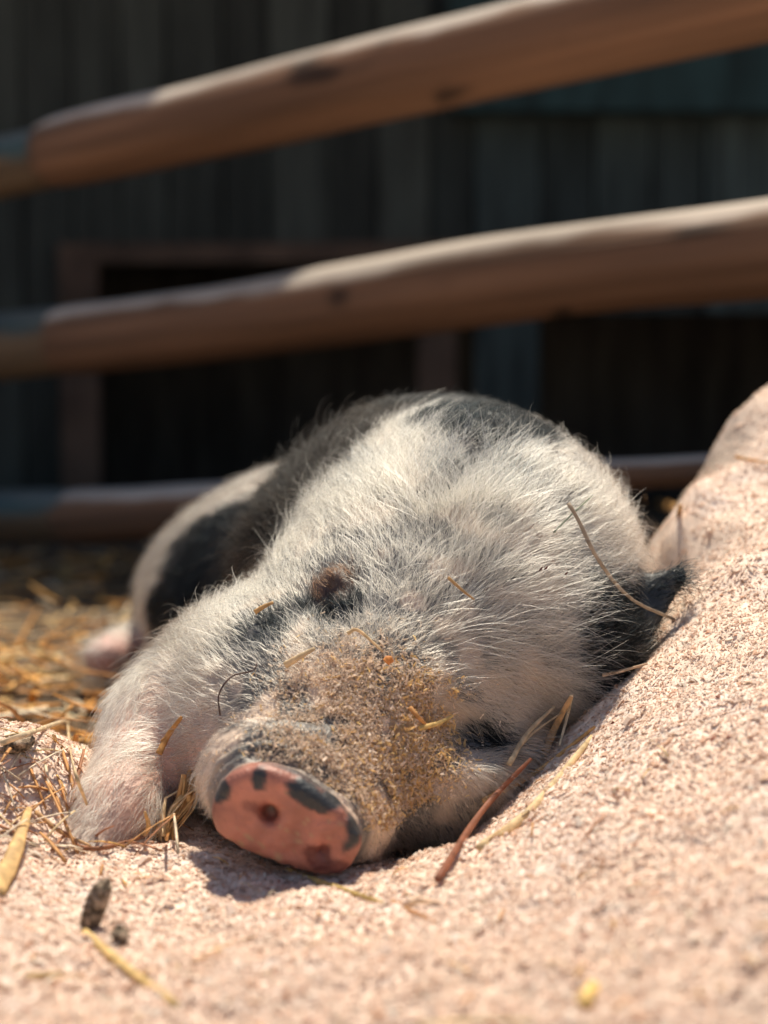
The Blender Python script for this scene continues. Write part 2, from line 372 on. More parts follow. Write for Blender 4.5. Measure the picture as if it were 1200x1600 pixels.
# ---- pigment: where the coat is black, brown or rosy. each entry: centre on the body, radii
def blob(p, px, py, r, sq=(1, 1, 1), soft=.35, D0=None):
    c = S(px, py) if D0 is None else P(px, py, D0)
    if c is None: return np.zeros(len(p))
    d = np.linalg.norm((p - c) / (r * np.array(sq)), axis=1) + .22 * noise(p, 70, 50) + .12 * noise(p, 220, 51)
    return 1 - sm(d, 1 - soft, 1 + soft * .6)
def coat(p):
    bk = np.zeros(len(p))
    for b in ((404, 1000, .011), (425, 984, .014), (443, 972, .011),
              (500, 952, .013), (532, 968, .015), (548, 955, .011)): bk = np.maximum(bk, blob(p, *b))
    for b in ((950, 955, .027), (1000, 950, .028), (1045, 910, .028), (952, 1020, .027), (945, 1085, .022), (1015, 985, .026)): bk = np.maximum(bk, blob(p, *b, soft=.2))
    bk = np.maximum(bk, .9 * blob(p, 742, 1146, .0115, (1.5, 1, .8), soft=.5))
    bk = np.maximum(bk, blob(p, 770, 645, .043, (1.25, 1.8, .72), .3)); bk = np.maximum(bk, blob(p, 705, 648, .026, (1.3, 1.6, .8), .3)); bk = np.maximum(bk, blob(p, 730, 600, .05, (1.4, 1.8, .78), .3, 1.305))
    bk = np.maximum(bk, blob(p, 825, 656, .020, (1.2, 1.8, .8), .3))
    for b in ((300, 920, .062), (340, 870, .055), (262, 975, .045), (390, 820, .05), (420, 780, .04)): bk = np.maximum(bk, blob(p, b[0], b[1], b[2], (.72, 1.2, .9), .2))
    d_ = np.linalg.norm((p - a3(.076, 1.36, .288)) / a3(.058, .11, .042), axis=1) + .3 * noise(p, 45, 52); bk = np.maximum(bk, 1 - sm(d_, .75, 1.15))
    br = np.zeros(len(p))
    for b in ((440, 800, .048), (480, 740, .055), (540, 690, .055), (600, 655, .045), (400, 870, .03)): br = np.maximum(br, blob(p, b[0], b[1], b[2], (1, 1.4, .9), .45))
    gy_ = np.zeros(len(p))
    for b in ((690, 740, .020), (790, 750, .026), (560, 740, .022)): gy_ = np.maximum(gy_, .36 * blob(p, *b, soft=.6))
    return bk, br, gy_
BK, BR, GYm = coat(PV)
pc = np.tile(a3(.42, .33, .27), (len(PV), 1)) * (1 + .15 * noise(PV, 25, 60)[:, None])
pc = pc * (1 - GYm[:, None]) + a3(.22, .23, .23) * GYm[:, None]
mu = sm(np.linalg.norm(PV - P(500, 1200, .93), axis=1), .085, .055)[:, None]
pc = pc * (1 - mu) + a3(.68, .52, .40) * mu
pc = pc * (1 - BR[:, None]) + a3(.045, .040, .034) * BR[:, None]
pc = pc * (1 - BK[:, None]) + a3(.022, .026, .032) * BK[:, None]
# grey, dusty rim of the snout
gz = sm(dq, -.036, -.022) * (1 - isnose) * (RRv < 1.9) * sm(noise(PV, 60, 66) + .35, -.2, .3)
pc = pc * (1 - .8 * gz[:, None]) + a3(.13, .12, .115) * .8 * gz[:, None]
dl = blob(PV, 352, 1118, .012, (.7, 1.3, 1.7), .5); pc = pc * (1 - .5 * dl[:, None]) + a3(.20, .19, .17) * .5 * dl[:, None]
# pink disc with dark spots
pk = a3(.45, .175, .122) * (1 + .26 * fbm(PV, 80, 3, 70)[:, None]); pk = pk * (1 - .25 * sm(RRv, .7, 1.0)[:, None])
pc = pc * (1 - isnose[:, None]) + pk * isnose[:, None]
rg = sm(RRv, 1.0, 1.06) * (1 - sm(RRv, 1.5, 1.9)) * sm(dq, -.030, -.020) * sm(dvv + .6 * duu, -.3, .2) * sm(noise(PV, 70, 78), -.7, .1)
pc = pc * (1 - .85 * rg[:, None]) + a3(.055, .056, .058) * .85 * rg[:, None]
dirt = sm(noise(PV, 420, 79) + .6 * noise(PV, 60, 82), .62, .85) * isnose * .6; pc = pc * (1 - dirt[:, None]) + a3(.40, .27, .15) * dirt[:, None]
rimd = sm(RRv, .93, 1.02) * sm(-dq, .0035, .007) * sm(dvv + .55 * duu, -.35, .1) * sm(noise(PV, 55, 77), -.55, -.1); pc = pc * (1 - .9 * rimd[:, None]) + a3(.06, .06, .06) * .9 * rimd[:, None]
def spot(px, py, a, b, ang=0, k=1.0, col=(.03, .032, .035)):
    global pc
    c = P(px, py, .895); cu = (c - NC) @ NE1; cv = (c - NC) @ NE2; x = du - cu; y = dv - cv; ca, sa = math.cos(ang), math.sin(ang)
    x, y = x * ca + y * sa, -x * sa + y * ca
    d = np.hypot(x / a, y / b) + .3 * noise(PV, 130, 71) + .25 * noise(PV, 300, 72); m_ = (1 - sm(d, .75, 1.15)) * isnose * k
    pc = pc * (1 - m_[:, None]) + np.array(col) * m_[:, None]
spot(405, 1215, .0052, .0058); spot(347, 1240, .0050, .0085, -.5); spot(480, 1238, .0160, .0052, -.16); spot(514, 1253, .007, .0045)
spot(553, 1298, .0055, .0125, .2); spot(498, 1335, .0085, .0085, 0, .85, (.13, .035, .03)); spot(525, 1358, .008, .006, 0, .7, (.12, .035, .03))
spot(415, 1268, .0075, .0065, 0, .7, (.17, .045, .035)); spot(400, 1262, .010, .003, .1, .5, (.2, .06, .045))
# rosy foot and inner leg
fo = sm(np.linalg.norm(PV - P(240, 1240, 1.01), axis=1), .09, .04)[:, None]; pc = pc * (1 - .8 * fo) + a3(.52, .29, .22) * .8 * fo
fo = sm(np.linalg.norm(PV - P(165, 1030, 1.5), axis=1), .06, .03)[:, None]; pc = pc * (1 - fo) + a3(.45, .24, .20) * fo
# closed eye lump
ey = sm(np.linalg.norm(PV - EY, axis=1), .020, .012)[:, None]; pc = pc * (1 - ey) + a3(.055, .030, .022) * ey
pig = empty('pig', (.0, 1.2, 0)); tag(pig, 'white and black spotted hairy pig asleep in the sawdust with its pink snout forward', 'pig')
def under(o):
    o.parent = pig; o.matrix_parent_inverse.identity(); o.location = -Vector(pig.location); return o
body = under(mesh_obj('body', PV, PF, M['skin'], None, True, np.clip(pc, .005, .9)))

# ---- fur
def sample(V, F, Nrm, n, wfun):
    T = np.vstack([F[:, [0, 1, 2]], F[:, [0, 2, 3]]]); a, b, c = V[T[:, 0]], V[T[:, 1]], V[T[:, 2]]
    ar = np.linalg.norm(np.cross(b - a, c - a), axis=1) / 2; ctr = (a + b + c) / 3; wt = ar * wfun(ctr, Nrm[T[:, 0]])
    i = rng.choice(len(T), n, p=wt / wt.sum()); r1 = np.sqrt(rng.random(n)); r2 = rng.random(n)
    ww = np.stack([1 - r1, r1 * (1 - r2), r1 * r2], -1)[:, :, None]
    p = (V[T[i]] * ww).sum(1); nm = nrm((Nrm[T[i]] * ww).sum(1)); return p, nm
def wdens(c, n):
    w_ = 1.0 - .6 * sm(c[:, 1], 1.38, 1.6)
    tocam = nrm(CAM - c); f = (n * tocam).sum(1); w_ = w_ * (.10 + .9 * sm(f, -.35, .0))
    q_ = (c - NC) @ NN; r_ = np.linalg.norm(c - NC, axis=1)
    w_ = np.where((q_ > -.026) & (r_ < .062), w_ * .06 * (q_ < -.012), w_)
    m_ = np.linalg.norm(c - P(490, 1210, .92), axis=1); w_ = w_ * (.40 + .6 * sm(m_, .045, .08))
    w_ = w_ * sm(c[:, 2] - .0, -.01, .0)
    return w_
NH = 200000; K = 8
hp, hn = sample(PV, PF, PN, NH, wdens)
C1 = P(520, 1130, .94); EARC = P(985, 950, 1.12)
dm = np.linalg.norm(hp - P(490, 1210, .92), axis=1)
rad = nrm(hp - C1)
Fd = rad + a3(0, .15, -.25)
back = sm(hp[:, 1], 1.15, 1.35)[:, None]
Fd = Fd * (1 - back) + back * (a3(-.15, .45, -.35) + .6 * (hp - a3(.05, 1.3, .2)) / .2)
# foreleg: hair runs down the leg
lg = (sm(-hp[:, 0], .135, .165) * (1 - sm(hp[:, 1], 1.12, 1.2)))[:, None]; Fd = Fd * (1 - lg) + lg * (a3(-.3, -.9, -.6))
er = sm(np.linalg.norm(hp - EARC, axis=1), .05, .03)[:, None]; Fd = Fd * (1 - er) + er * nrm(P(1052, 905, 1.135) - P(915, 985, 1.13))
Fd = nrm(Fd) + .50 * noise3(hp, 18, 80) + .22 * noise3(hp, 70, 81) + .22 * rng.normal(size=hp.shape)
T = nrm(Fd - hn * (Fd * hn).sum(1, keepdims=True))
Ln = .009 + .022 * sm(dm, .06, .15) - .006 * sm(hp[:, 1], 1.20, 1.32)
Ln = Ln * (1 - .62 * er[:, 0]); Ln = Ln * (1 - .42 * lg[:, 0]); Ln = Ln * (1 - .35 * sm(hp[:, 2], .18, .25))
Ln = Ln * (1 - .45 * sm(np.linalg.norm(hp - EY, axis=1), .030, .015)) * (1 - .5 * sm(np.linalg.norm(hp - EY, axis=1), .013, .009))
Ln = Ln * rng.uniform(.55, 1.25, NH) * (1 + .25 * noise(hp, 30, 83))
lift = .27 + .16 * noise(hp, 26, 84) + rng.normal(0, .12, NH) + .18 * lg[:, 0]; lift = np.clip(lift, .10, 1.1)
stray = rng.random(NH) < .03; lift = np.where(stray, lift + .45, lift); guard = rng.random(NH) < .16; Ln = np.where(guard, Ln * 1.5, Ln)
hb, hbr, hg = coat(hp); Ln = Ln * (1 + .7 * hbr) * (1 - .3 * hb); lift = lift + .25 * hbr
crown = sm(np.linalg.norm(hp - (EA0 + EA1) / 2, axis=1), .085, .04); Ln = Ln * (1 + .35 * crown)
side_ = np.cross(hn, T); curl = rng.normal(0, .42, NH) + .35 * noise(hp, 45, 85)
# clumping: neighbours lean to a shared tip
cell = .006; ck = np.floor(hp / cell).astype(int); cc = np.stack([hash3(ck[:, 0], ck[:, 1], ck[:, 2], k) for k in (201, 202, 203)], -1)
tipc = (ck + .5) * cell + cc * cell * .4
t = np.linspace(0, 1, K)
pts = np.zeros((NH, K, 3)); pts[:, 0] = hp - hn * .0005; cur = pts[:, 0].copy(); ph = rng.uniform(0, 6.28, NH); am = rng.uniform(0, .16, NH)
for k in range(1, K):
    f = t[k]; le = lift * (1 - .85 * f)
    d = T * np.cos(le)[:, None] + hn * np.sin(le)[:, None] + side_ * (curl * f + am * np.sin(ph + 7 * f))[:, None] + a3(0, 0, -.30) * f
    cur = cur + nrm(d) * (Ln / (K - 1))[:, None]; pts[:, k] = cur
off = tipc - hp; off = off - hn * (off * hn).sum(1, keepdims=True)
cl = rng.uniform(0, .9, NH) ** 1.5 * .75
pts += off[:, None, :] * (t[None, :, None] ** 1.4) * cl[:, None, None]
white = a3(.38, .335, .272) * (rng.uniform(.45, 1.25, NH) * (1 + .22 * noise(hp, 30, 91)))[:, None]
warm = sm(np.linalg.norm(hp - P(560, 1150, .97), axis=1), .12, .05)[:, None]
white = np.where(guard[:, None], white * 1.25, white); white = white * (1 - .5 * warm) + a3(.36, .25, .17) * .5 * warm
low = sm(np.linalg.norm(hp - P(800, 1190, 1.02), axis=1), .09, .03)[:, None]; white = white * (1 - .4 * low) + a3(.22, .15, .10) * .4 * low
thr = rng.random(NH) * .8 + .1
col = white.copy()
m_ = (hg > thr * .9); col[m_] = (a3(.11, .12, .12) * rng.uniform(.6, 2.2, NH)[:, None])[m_]
m_ = (hbr * 1.35 > thr); col[m_] = (a3(.008, .0062, .005) * rng.uniform(.5, 2.0, NH)[:, None])[m_]
m_ = (hb > thr * .65); col[m_] = (a3(.002, .0028, .0034) * rng.uniform(.5, 2.0, NH)[:, None])[m_]
m_ = np.linalg.norm(hp - EY, axis=1) < .011 + .008 * rng.random(NH); col[m_] = (a3(.05, .022, .012) * rng.uniform(.5, 1.6, NH)[:, None])[m_]
# skin is left barer inside the black patches of the ear
inner = (lg[:, 0] > .3) & (hp[:, 2] < .10)
keep = ~((er[:, 0] > .4) & (rng.random(NH) < .5)) & ~(inner & (rng.random(NH) < .35 + .55 * sm(hn[:, 0], -.1, .4))); pts = pts[keep]; col = col[keep]; NHk = len(pts)
hair = bpy.data.hair_curves.new('fur'); hair.add_curves([K] * NHk)
hair.attributes['position'].data.foreach_set('vector', pts.astype(np.float32).ravel())
ra = hair.attributes.new('radius', 'FLOAT', 'POINT') if 'radius' not in hair.attributes else hair.attributes['radius']
rr_ = (rng.uniform(.00007, .00018, NHk)[:, None] * (1 - .75 * t[None] ** 2)).astype(np.float32); ra.data.foreach_set('value', rr_.ravel())
ca_ = hair.attributes.new('hue', 'FLOAT_COLOR', 'CURVE'); c4 = np.ones((NHk, 4), np.float32); c4[:, :3] = np.clip(col, .0012, .9); ca_.data.foreach_set('color', c4.ravel())
hm = bpy.data.materials.new('fur'); hm.use_nodes = True; N = hm.node_tree.nodes; L = hm.node_tree.links
N.remove(N['Principled BSDF']); at = N.new('ShaderNodeAttribute'); at.attribute_name = 'hue'
b = N.new('ShaderNodeBsdfHairPrincipled'); b.model = 'CHIANG'; b.parametrization = 'COLOR'; L.new(at.outputs['Color'], b.inputs['Color'])
b.inputs['Roughness'].default_value = .45; b.inputs['Radial Roughness'].default_value = .6; b.inputs['Random Roughness'].default_value = .2; b.inputs['IOR'].default_value = 1.42
L.new(b.outputs[0], N['Material Output'].inputs['Surface'])
mr = N.new('ShaderNodeMapRange'); mr.inputs[1].default_value = .0; mr.inputs[2].default_value = .08; mr.inputs[3].default_value = 1.18; mr.inputs[4].default_value = 1.45
L.new(at.outputs['Fac'], mr.inputs[0]); L.new(mr.outputs[0], b.inputs['IOR'])
hair.materials.append(hm); fur = bpy.data.objects.new('fur', hair); COL.objects.link(fur); under(fur)

# ------------------------------------------------------------------ sawdust flakes (uncountable)
def flakes(pos, nor, size, cols, name, m, kindlabel, cat, asp=(1.2, 3.5), lie=.5):
    n = len(pos); rv = rng.normal(size=(n, 3)); A = nrm(np.cross(nor, rv)); Nn = nrm(nor + lie * rng.normal(size=(n, 3))); A = nrm(A - Nn * (A * Nn).sum(1, keepdims=True)); B = np.cross(Nn, A)
    L_ = size * rng.uniform(*asp, n); W = size * rng.uniform(.6, 1.2, n); Hh = size * rng.uniform(.08, .26, n); bend = L_ * rng.uniform(-.25, .35, n)
    V = np.zeros((n, 10, 3)); k = 0; js = rng.uniform(.55, 1.25, (n, 3))
    for si, s_ in enumerate((-1, 0, 1)):
        cen = pos + A * (L_ * s_ * .5)[:, None] + Nn * (bend * (1 - abs(s_)) + Hh * .5)[:, None]
        for q_ in (-1, 1): V[:, k] = cen + B * (W * .5 * q_ * js[:, si])[:, None]; k += 1
    for q_, cI in ((0, 6), (1, 7), (2, 8), (3, 9)):
        pass
    lo = pos - Nn * (Hh * .6)[:, None]
    V[:, 6] = lo - A * (L_ * .35)[:, None] - B * (W * .3)[:, None]; V[:, 7] = lo - A * (L_ * .35)[:, None] + B * (W * .3)[:, None]
    V[:, 8] = lo + A * (L_ * .35)[:, None] - B * (W * .3)[:, None]; V[:, 9] = lo + A * (L_ * .35)[:, None] + B * (W * .3)[:, None]
    fb = np.array([(0, 2, 3, 1), (2, 4, 5, 3), (6, 8, 2, 0), (8, 4, 2, 8), (1, 3, 9, 7), (0, 1, 7, 6), (4, 8, 9, 5)])
    fb = np.array([(0, 2, 3, 1), (2, 4, 5, 3), (0, 1, 7, 6), (4, 8, 9, 5), (6, 7, 9, 8)])
    F = (np.arange(n)[:, None, None] * 10 + fb[None]).reshape(-1, 4)
    o = mesh_obj(name, V.reshape(-1, 3), F, m, None, False, np.repeat(cols, 10, 0)); tag(o, kindlabel, cat, kind='stuff'); return o
def sawcols(n):
    c = SAW * rng.uniform(.86, 1.10, n)[:, None]; r = rng.random(n)[:, None]
    c = np.where(r < .20, a3(.84, .75, .65) * rng.uniform(.9, 1.08, n)[:, None], c)
    c = np.where((r > .16) & (r < .30), a3(.66, .43, .30) * rng.uniform(.8, 1.2, n)[:, None], c)
    c = np.where((r > .30) & (r < .318), a3(.36, .14, .09) * rng.uniform(.7, 1.2, n)[:, None], c)
    return np.clip(c, .02, .88)
NFk = 400000
# density follows what the eye can resolve: thick near, thinner away
fy = .46 + (1.6 - .46) * rng.random(NFk) ** 1.5; fx = rng.uniform(-1, 1, NFk) * (.09 + .30 * fy) + .02
k_ = rng.random(NFk) < zone(fx, fy) + .06; fx = fx[k_]; fy = fy[k_]
fz = G(fx, fy); e_ = .003; gN = nrm(np.stack([-(G(fx + e_, fy, False) - G(fx - e_, fy, False)) / (2 * e_), -(G(fx, fy + e_, False) - G(fx, fy - e_, False)) / (2 * e_), np.ones(len(fx))], -1))
sz = .00074 * np.exp(rng.normal(0, .45, len(fx))); big = rng.random(len(fx)) < .012; sz = np.where(big, sz * 2.3, sz)
flakes(np.stack([fx, fy, fz], -1) + gN * .0004, gN, sz, sawcols(len(fx)), 'sawdust', M['flake'], 'pink and cream sawdust flakes covering the ground', 'sawdust', lie=.17)

# crumbs stuck on the muzzle bridge
MC = [S(*c) for c in ((560, 1120), (520, 1160), (600, 1180), (620, 1250), (480, 1120), (640, 1130), (430, 1150))]
def wcr(c, n):
    w_ = np.zeros(len(c))
    for m0, r0, s0 in zip(MC, (.032, .03, .03, .024, .025, .024, .022), (.9, .5, 1, .8, .12, 1, .05)): w_ = np.maximum(w_, s0 * np.exp(-(np.linalg.norm(c - m0, axis=1) / r0) ** 2 * .95))
    q_ = (c - NC) @ NN; w_ = np.where((q_ > -.018) & (np.linalg.norm(c - NC, axis=1) < .066), 0, w_)
    tocam = nrm(CAM - c); return w_ * sm((n * tocam).sum(1), -.1, .2) * np.clip(.9 + noise(c, 90, 90), .05, 2) * sm(n[:, 2], -.35, .1)
cpz, cn = sample(PV, PF, PN, 30000, wcr); nC = len(cpz); cc_ = a3(.88, .72, .575) * rng.uniform(.82, 1.0, nC)[:, None]
gold = sm((cpz - P(540, 1150, .95)) @ (RT * .8 - UP * .3), -.01, .05)
yl = rng.random(nC) < .08 + .34 * gold; cc_[yl] = a3(.86, .60, .28) * rng.uniform(.75, 1.1, (yl.sum(), 1))
cs = .00048 * np.exp(rng.normal(0, .42, nC)) * np.where(yl & (rng.random(nC) < .12), 2.4, 1)
cro = flakes(cpz + cn * (rng.random(nC) ** 2 * .0040 + .0004)[:, None], cn, np.minimum(cs, .0013), np.clip(cc_, .02, .88), 'sawdust_crumbs', M['flake'], 'golden sawdust crumbs caked over the bridge of the snout of the pig', 'sawdust', (1.2, 5.5), .7)

# ------------------------------------------------------------------ straw litter (uncountable)
lit = MB(); NS = 2600
for i in range(NS):
    for _ in range(20):
        y = random.uniform(1.08, 2.9) if i % 2 else random.uniform(1.1, 1.75); x = random.uniform(-1.1, -.02) if i % 8 else random.uniform(.1, .8)
        if rng.random() < 1 - zone(np.array([x]), np.array([y]))[0]: break
    if .2 < y - 0 < 2 and x > -.14 and x < .2 and y < 1.9: continue
    if float(G(np.array([x]), np.array([y]), False)[0]) > .03: continue
    Lh = random.uniform(.015, .085) * .5; a = random.uniform(0, 6.28); p0 = a3(x - math.cos(a) * Lh, y - math.sin(a) * Lh, 0); p1 = a3(x + math.cos(a) * Lh, y + math.sin(a) * Lh, 0)
    zz_ = G(np.array([p0[0], x, p1[0]]), np.array([p0[1], y, p1[1]]), False); up_ = random.random() ** 3 * .05 + .003
    p0[2] = zz_[0] + .002 + random.random() * up_; p1[2] = zz_[2] + .002 + random.random() * up_; mid = (p0 + p1) / 2 + rng.normal(0, .004, 3); mid[2] = max(mid[2], zz_[1] + .003)
    cb = random.choice([(.74, .42, .13), (.74, .50, .22), (.66, .30, .07), (.78, .62, .42), (.6, .28, .07), (.36, .2, .09)]); r_ = random.uniform(.0009, .0026) * (1 if random.random() < .8 else 2.0)
    lit.tube(spline([p0, mid, p1], 5), [r_, r_, r_, r_, r_ * .6], 4, random.uniform(.25, .7), np.minimum(np.array(cb) * random.uniform(.95, 1.35), .9))
for i in range(330):
    if i < 150: px_, py_ = random.uniform(-20, 290), random.uniform(1085, 1340)
    else: px_, py_ = random.uniform(-20, 1220), random.uniform(1150, 1610)
    h = hit(px_, py_, 'ground')
    if hit(px_, py_)[1] < h[1] - .004 or h[0][1] > 1.4: continue
    a = random.uniform(0, 6.28); Lh = random.uniform(.006, .022) if i < 150 else random.uniform(.002, .009); c_ = h[0]
    p0 = c_ + a3(-math.cos(a) * Lh, -math.sin(a) * Lh, 0); p1 = c_ + a3(math.cos(a) * Lh, math.sin(a) * Lh, 0)
    z_ = G(np.array([p0[0], p1[0]]), np.array([p0[1], p1[1]]), False); p0[2] = z_[0] + .002; p1[2] = z_[1] + .002 + (random.random() ** 2 * .02 if i < 150 else .002)
    cb = random.choice([(.74, .44, .15), (.74, .54, .30), (.66, .34, .13), (.80, .66, .48), (.45, .20, .10)]); r_ = random.uniform(.0006, .0016) * (1 if i < 150 else .6)
    lit.tube(spline([p0, (p0 + p1) / 2 + a3(0, 0, .0015), p1], 4), [r_, r_, r_, r_ * .6], 4, random.uniform(.25, .6), np.array(cb))
o = lit.build('straw_litter', M['straw']); tag(o, 'golden straw litter strewn thickly behind the foreleg and thinly over the sawdust', 'straw', kind='stuff')

# ------------------------------------------------------------------ single stalks
def stalk(name, pts, r, col, label, cat='straw', flat=.45, lifts=None, taper=.5, which='any', K_=14, split=False, group=None):
    Q = []
    for i, p in enumerate(pts):
        h = hit(p[0], p[1], p[3] if len(p) > 3 else which); lf = p[2] if len(p) > 2 else .002
        Q.append(h[0] + nrm(CAM - h[0]) * lf)
    Q = spline(Q, K_); m = MB(); tt = np.linspace(0, 1, K_)
    rads = r * (1 - taper * tt ** 2) * (1 + .06 * np.sin(tt * 23)); c = Q[0].copy()
    m.tube(Q - c, rads, 8, flat, col, side=nrm(CAM - Q[K_ // 2]))
    if split:
        d = Q[-1] - Q[0]; s_ = nrm(np.cross(d, [0, -1, .2])) * r * 1.6
        m.tube(Q[K_ // 3:] - c + s_ * np.linspace(.3, 2.2, K_ - K_ // 3)[:, None], rads[K_ // 3:] * .5, 6, .4, np.array(col) * .9, side=nrm(CAM - Q[K_ // 2]))
    o = m.build(name, M['straw']); o.location = c; tag(o, label, cat, group); return o
GOLD = (.68, .42, .17); ORG = (.56, .27, .09); PALE = (.74, .58, .38); RED = (.26, .09, .045); GREY = (.36, .28, .20); DK = (.09, .045, .035)
stalk('straw_stalk', [(683, 1375, .012), (755, 1265, .02), (830, 1185, .03)], .0022, RED, 'reddish brown stalk standing up in front of the jaw of the pig', split=False)
stalk('straw_stalk', [(755, 1252, .006), (840, 1205, .008), (930, 1135, .006)], .0018, (.62, .36, .14), 'thin golden stalk lying just above a thick pale one on the mound edge')
stalk('straw_stalk', [(748, 1328, .003), (830, 1265, .004), (926, 1150, .004)], .0030, (.72, .52, .28), 'thick pale yellow stalk lying along the foot of the mound', split=True)
stalk('straw_stalk', [(795, 1195, .010), (825, 1145, .014), (866, 1104, .012)], .0017, (.50, .36, .22), 'dull split straw leaning on the cheek fur of the pig', split=True)
stalk('straw_stalk', [(850, 1180, .012), (868, 1135, .016), (893, 1088, .018)], .0026, (.64, .38, .18), 'upright folded orange straw between cheek and mound', split=False)
stalk('straw_stalk', [(893, 1086, .018), (886, 1120, .014), (874, 1165, .010)], .0012, PALE, 'thin pale straw hanging from the tip of the folded orange straw')
stalk('grass_blade', [(888, 786, .022), (905, 815, .022), (935, 875, .020), (985, 935, .018), (1054, 968, .008)], .0013, GREY, 'long curved grey blade draped across the cheek and black ear', 'grass', taper=.2)
stalk('grass_blade', [(865, 832, .014), (905, 793, .018), (945, 758, .022)], .0006, (.22, .25, .17), 'very thin straight green grey blade above the curved one', 'grass')
stalk('straw_stalk', [(942, 1055, .006), (965, 1050, .006), (1012, 1037, .005)], .0013, (.72, .50, .32), 'small tan straw at the mound edge below the black ear')
stalk('straw_stalk', [(0, 1162, .02), (60, 1140, .03), (137, 1114, .03)], .0018, PALE, 'long pale straw reaching in from the left edge above the sawdust')
stalk('straw_stalk', [(104, 1100, .03), (112, 1185, .025), (136, 1258, .01)], .0017, (.72, .54, .32), 'curved pale straw standing beside the foreleg')
stalk('straw_stalk', [(0, 1092, .02), (50, 1115, .02), (75, 1125, .01)], .0018, GOLD, 'short golden straw crossing behind the long pale one at the left edge')
stalk('broad_straw', [(-8, 1392, .004), (20, 1340, .02), (46, 1262, .03)], .0060, (.66, .42, .18), 'broad orange yellow blade standing at the left edge in the foreground', taper=.7, flat=.2)
stalk('straw_stalk', [(130, 1456, .004), (200, 1515, .006), (276, 1570, .006)], .0024, (.70, .48, .20), 'yellow straw lying alone in the lower left foreground', taper=.3)
stalk('straw_stalk', [(447, 1360, .003), (520, 1385, .003), (602, 1412, .003)], .0019, (.60, .42, .15), 'yellow straw lying in the shade under the pink snout')
stalk('straw_stalk', [(612, 1408, .002), (645, 1425, .002), (682, 1442, .002)], .0014, (.58, .30, .14), 'small brown straw lying just right of the yellow one below the snout')
stalk('straw_stalk', [(248, 1178, .010), (262, 1150, .012), (284, 1120, .012)], .0021, (.56, .28, .09), 'golden brown straw caught in the fur at the top of the foreleg')
stalk('straw_stalk', [(252, 1158, .012), (268, 1143, .012), (277, 1130, .012)], .0008, (.56, .28, .09), 'tiny splinter beside the straw caught on the foreleg')
stalk('root_fibre', [(344, 1118, .010), (342, 1085, .014), (362, 1057, .014), (395, 1048, .012), (402, 1035, .012)], .0005, DK, 'thin dark curly fibre stuck on the cheek left of the snout', 'fibre', taper=.3)
stalk('straw_stalk', [(112, 1322, .004), (160, 1325, .006), (242, 1302, .008)], .0015, (.36, .16, .08), 'dark brown straw curving around the front of the foot')
stalk('straw_stalk', [(55, 1268, .006), (95, 1300, .010), (142, 1322, .008)], .0014, (.60, .36, .17), 'thin tan straw running down to the foot')
stalk('straw_stalk', [(225, 1305, .006), (232, 1290, .012), (226, 1268, .016)], .0016, GOLD, 'short upright golden straw in front of the foot')
stalk('straw_stalk', [(12, 1035, .01), (35, 995, .03), (60, 950, .05)], .0042, (.66, .32, .09), 'upright orange straw out of focus at the far left')
stalk('straw_stalk', [(1150, 714, .004), (1175, 719, .004), (1210, 723, .004)], .0012, (.66, .36, .13), 'orange straw lying on top of the sawdust mound')
stalk('straw_stalk', [(986, 790, .03), (1025, 787, .03), (1062, 796, .02)], .0055, (.74, .40, .13), 'flat orange straw lying between the back of the pig and the mound', flat=.3, which='ground', taper=.1)
stalk('straw_stalk', [(362, 902, .012), (372, 882, .014), (386, 860, .012)], .0024, (.52, .22, .10), 'short reddish straw stuck in the fur of the shoulder')
stalk('straw_chip', [(398, 957, .012), (412, 948, .014), (427, 941, .012)], .0016, (.60, .35, .14), 'small golden chip on the fur above the black cheek spot', 'straw')
stalk('straw_stalk', [(543, 990, .010), (560, 985, .012), (598, 1018, .010)], .0012, (.66, .46, .25), 'bent straw lying on the fur just below the closed eye')
stalk('straw_stalk', [(700, 902, .014), (722, 922, .014), (741, 937, .014)], .0010, (.45, .27, .12), 'thin brown splinter on the white forehead')
stalk('straw_stalk', [(445, 1040, .008), (465, 1028, .010), (492, 1013, .010)], .0021, (.66, .48, .28), 'pale chip on the fur between the black cheek spot and the snout')
stalk('straw_stalk', [(640, 1105, .008), (655, 1122, .012), (672, 1140, .010)], .0014, ORG, 'orange splinter among the crumbs on the right of the snout')
stalk('straw_stalk', [(655, 1138, .010), (685, 1130, .014), (708, 1118, .012)], .0016, (.66, .44, .16), 'golden straw pointing from the crumbs towards the lower eye fold')
stalk('straw_chip', [(603, 1035, .009), (608, 1030, .010), (613, 1035, .009)], .0026, (.66, .26, .07), 'bright orange chip on the fur above the crumbs', 'straw')
stalk('twig', [(1008, 775, .02, 'ground'), (1005, 805, .02, 'ground'), (1035, 830, .02, 'ground')], .0010, (.5, .34, .2), 'thin bent twig in the gap between pig and mound', 'twig')
stalk('straw_stalk', [(300, 1505, .003), (350, 1480, .003), (400, 1462, .003)], .0015, (.68, .44, .28), 'faint pinkish straw lying in the foreground below the snout shadow')
stalk('straw_stalk', [(40, 1527, .003), (70, 1524, .003), (100, 1520, .003)], .0018, (.62, .44, .22), 'short dull straw near the lower left corner')
stalk('straw_chip', [(640, 1412, .002), (655, 1407, .003), (688, 1412, .002)], .0024, (.78, .55, .38), 'pale wood curl lying right of the snout shadow', 'shaving')
stalk('straw_chip', [(912, 1572, .006), (918, 1555, .010), (930, 1538, .012)], .0034, (.74, .50, .18), 'yellow chip alone in the lower right foreground', 'straw', taper=.2)
stalk('straw_chip', [(655, 1605, .002), (740, 1597, .003), (840, 1596, .002)], .0022, (.70, .52, .30), 'yellow straw at the bottom edge of the picture', 'straw')
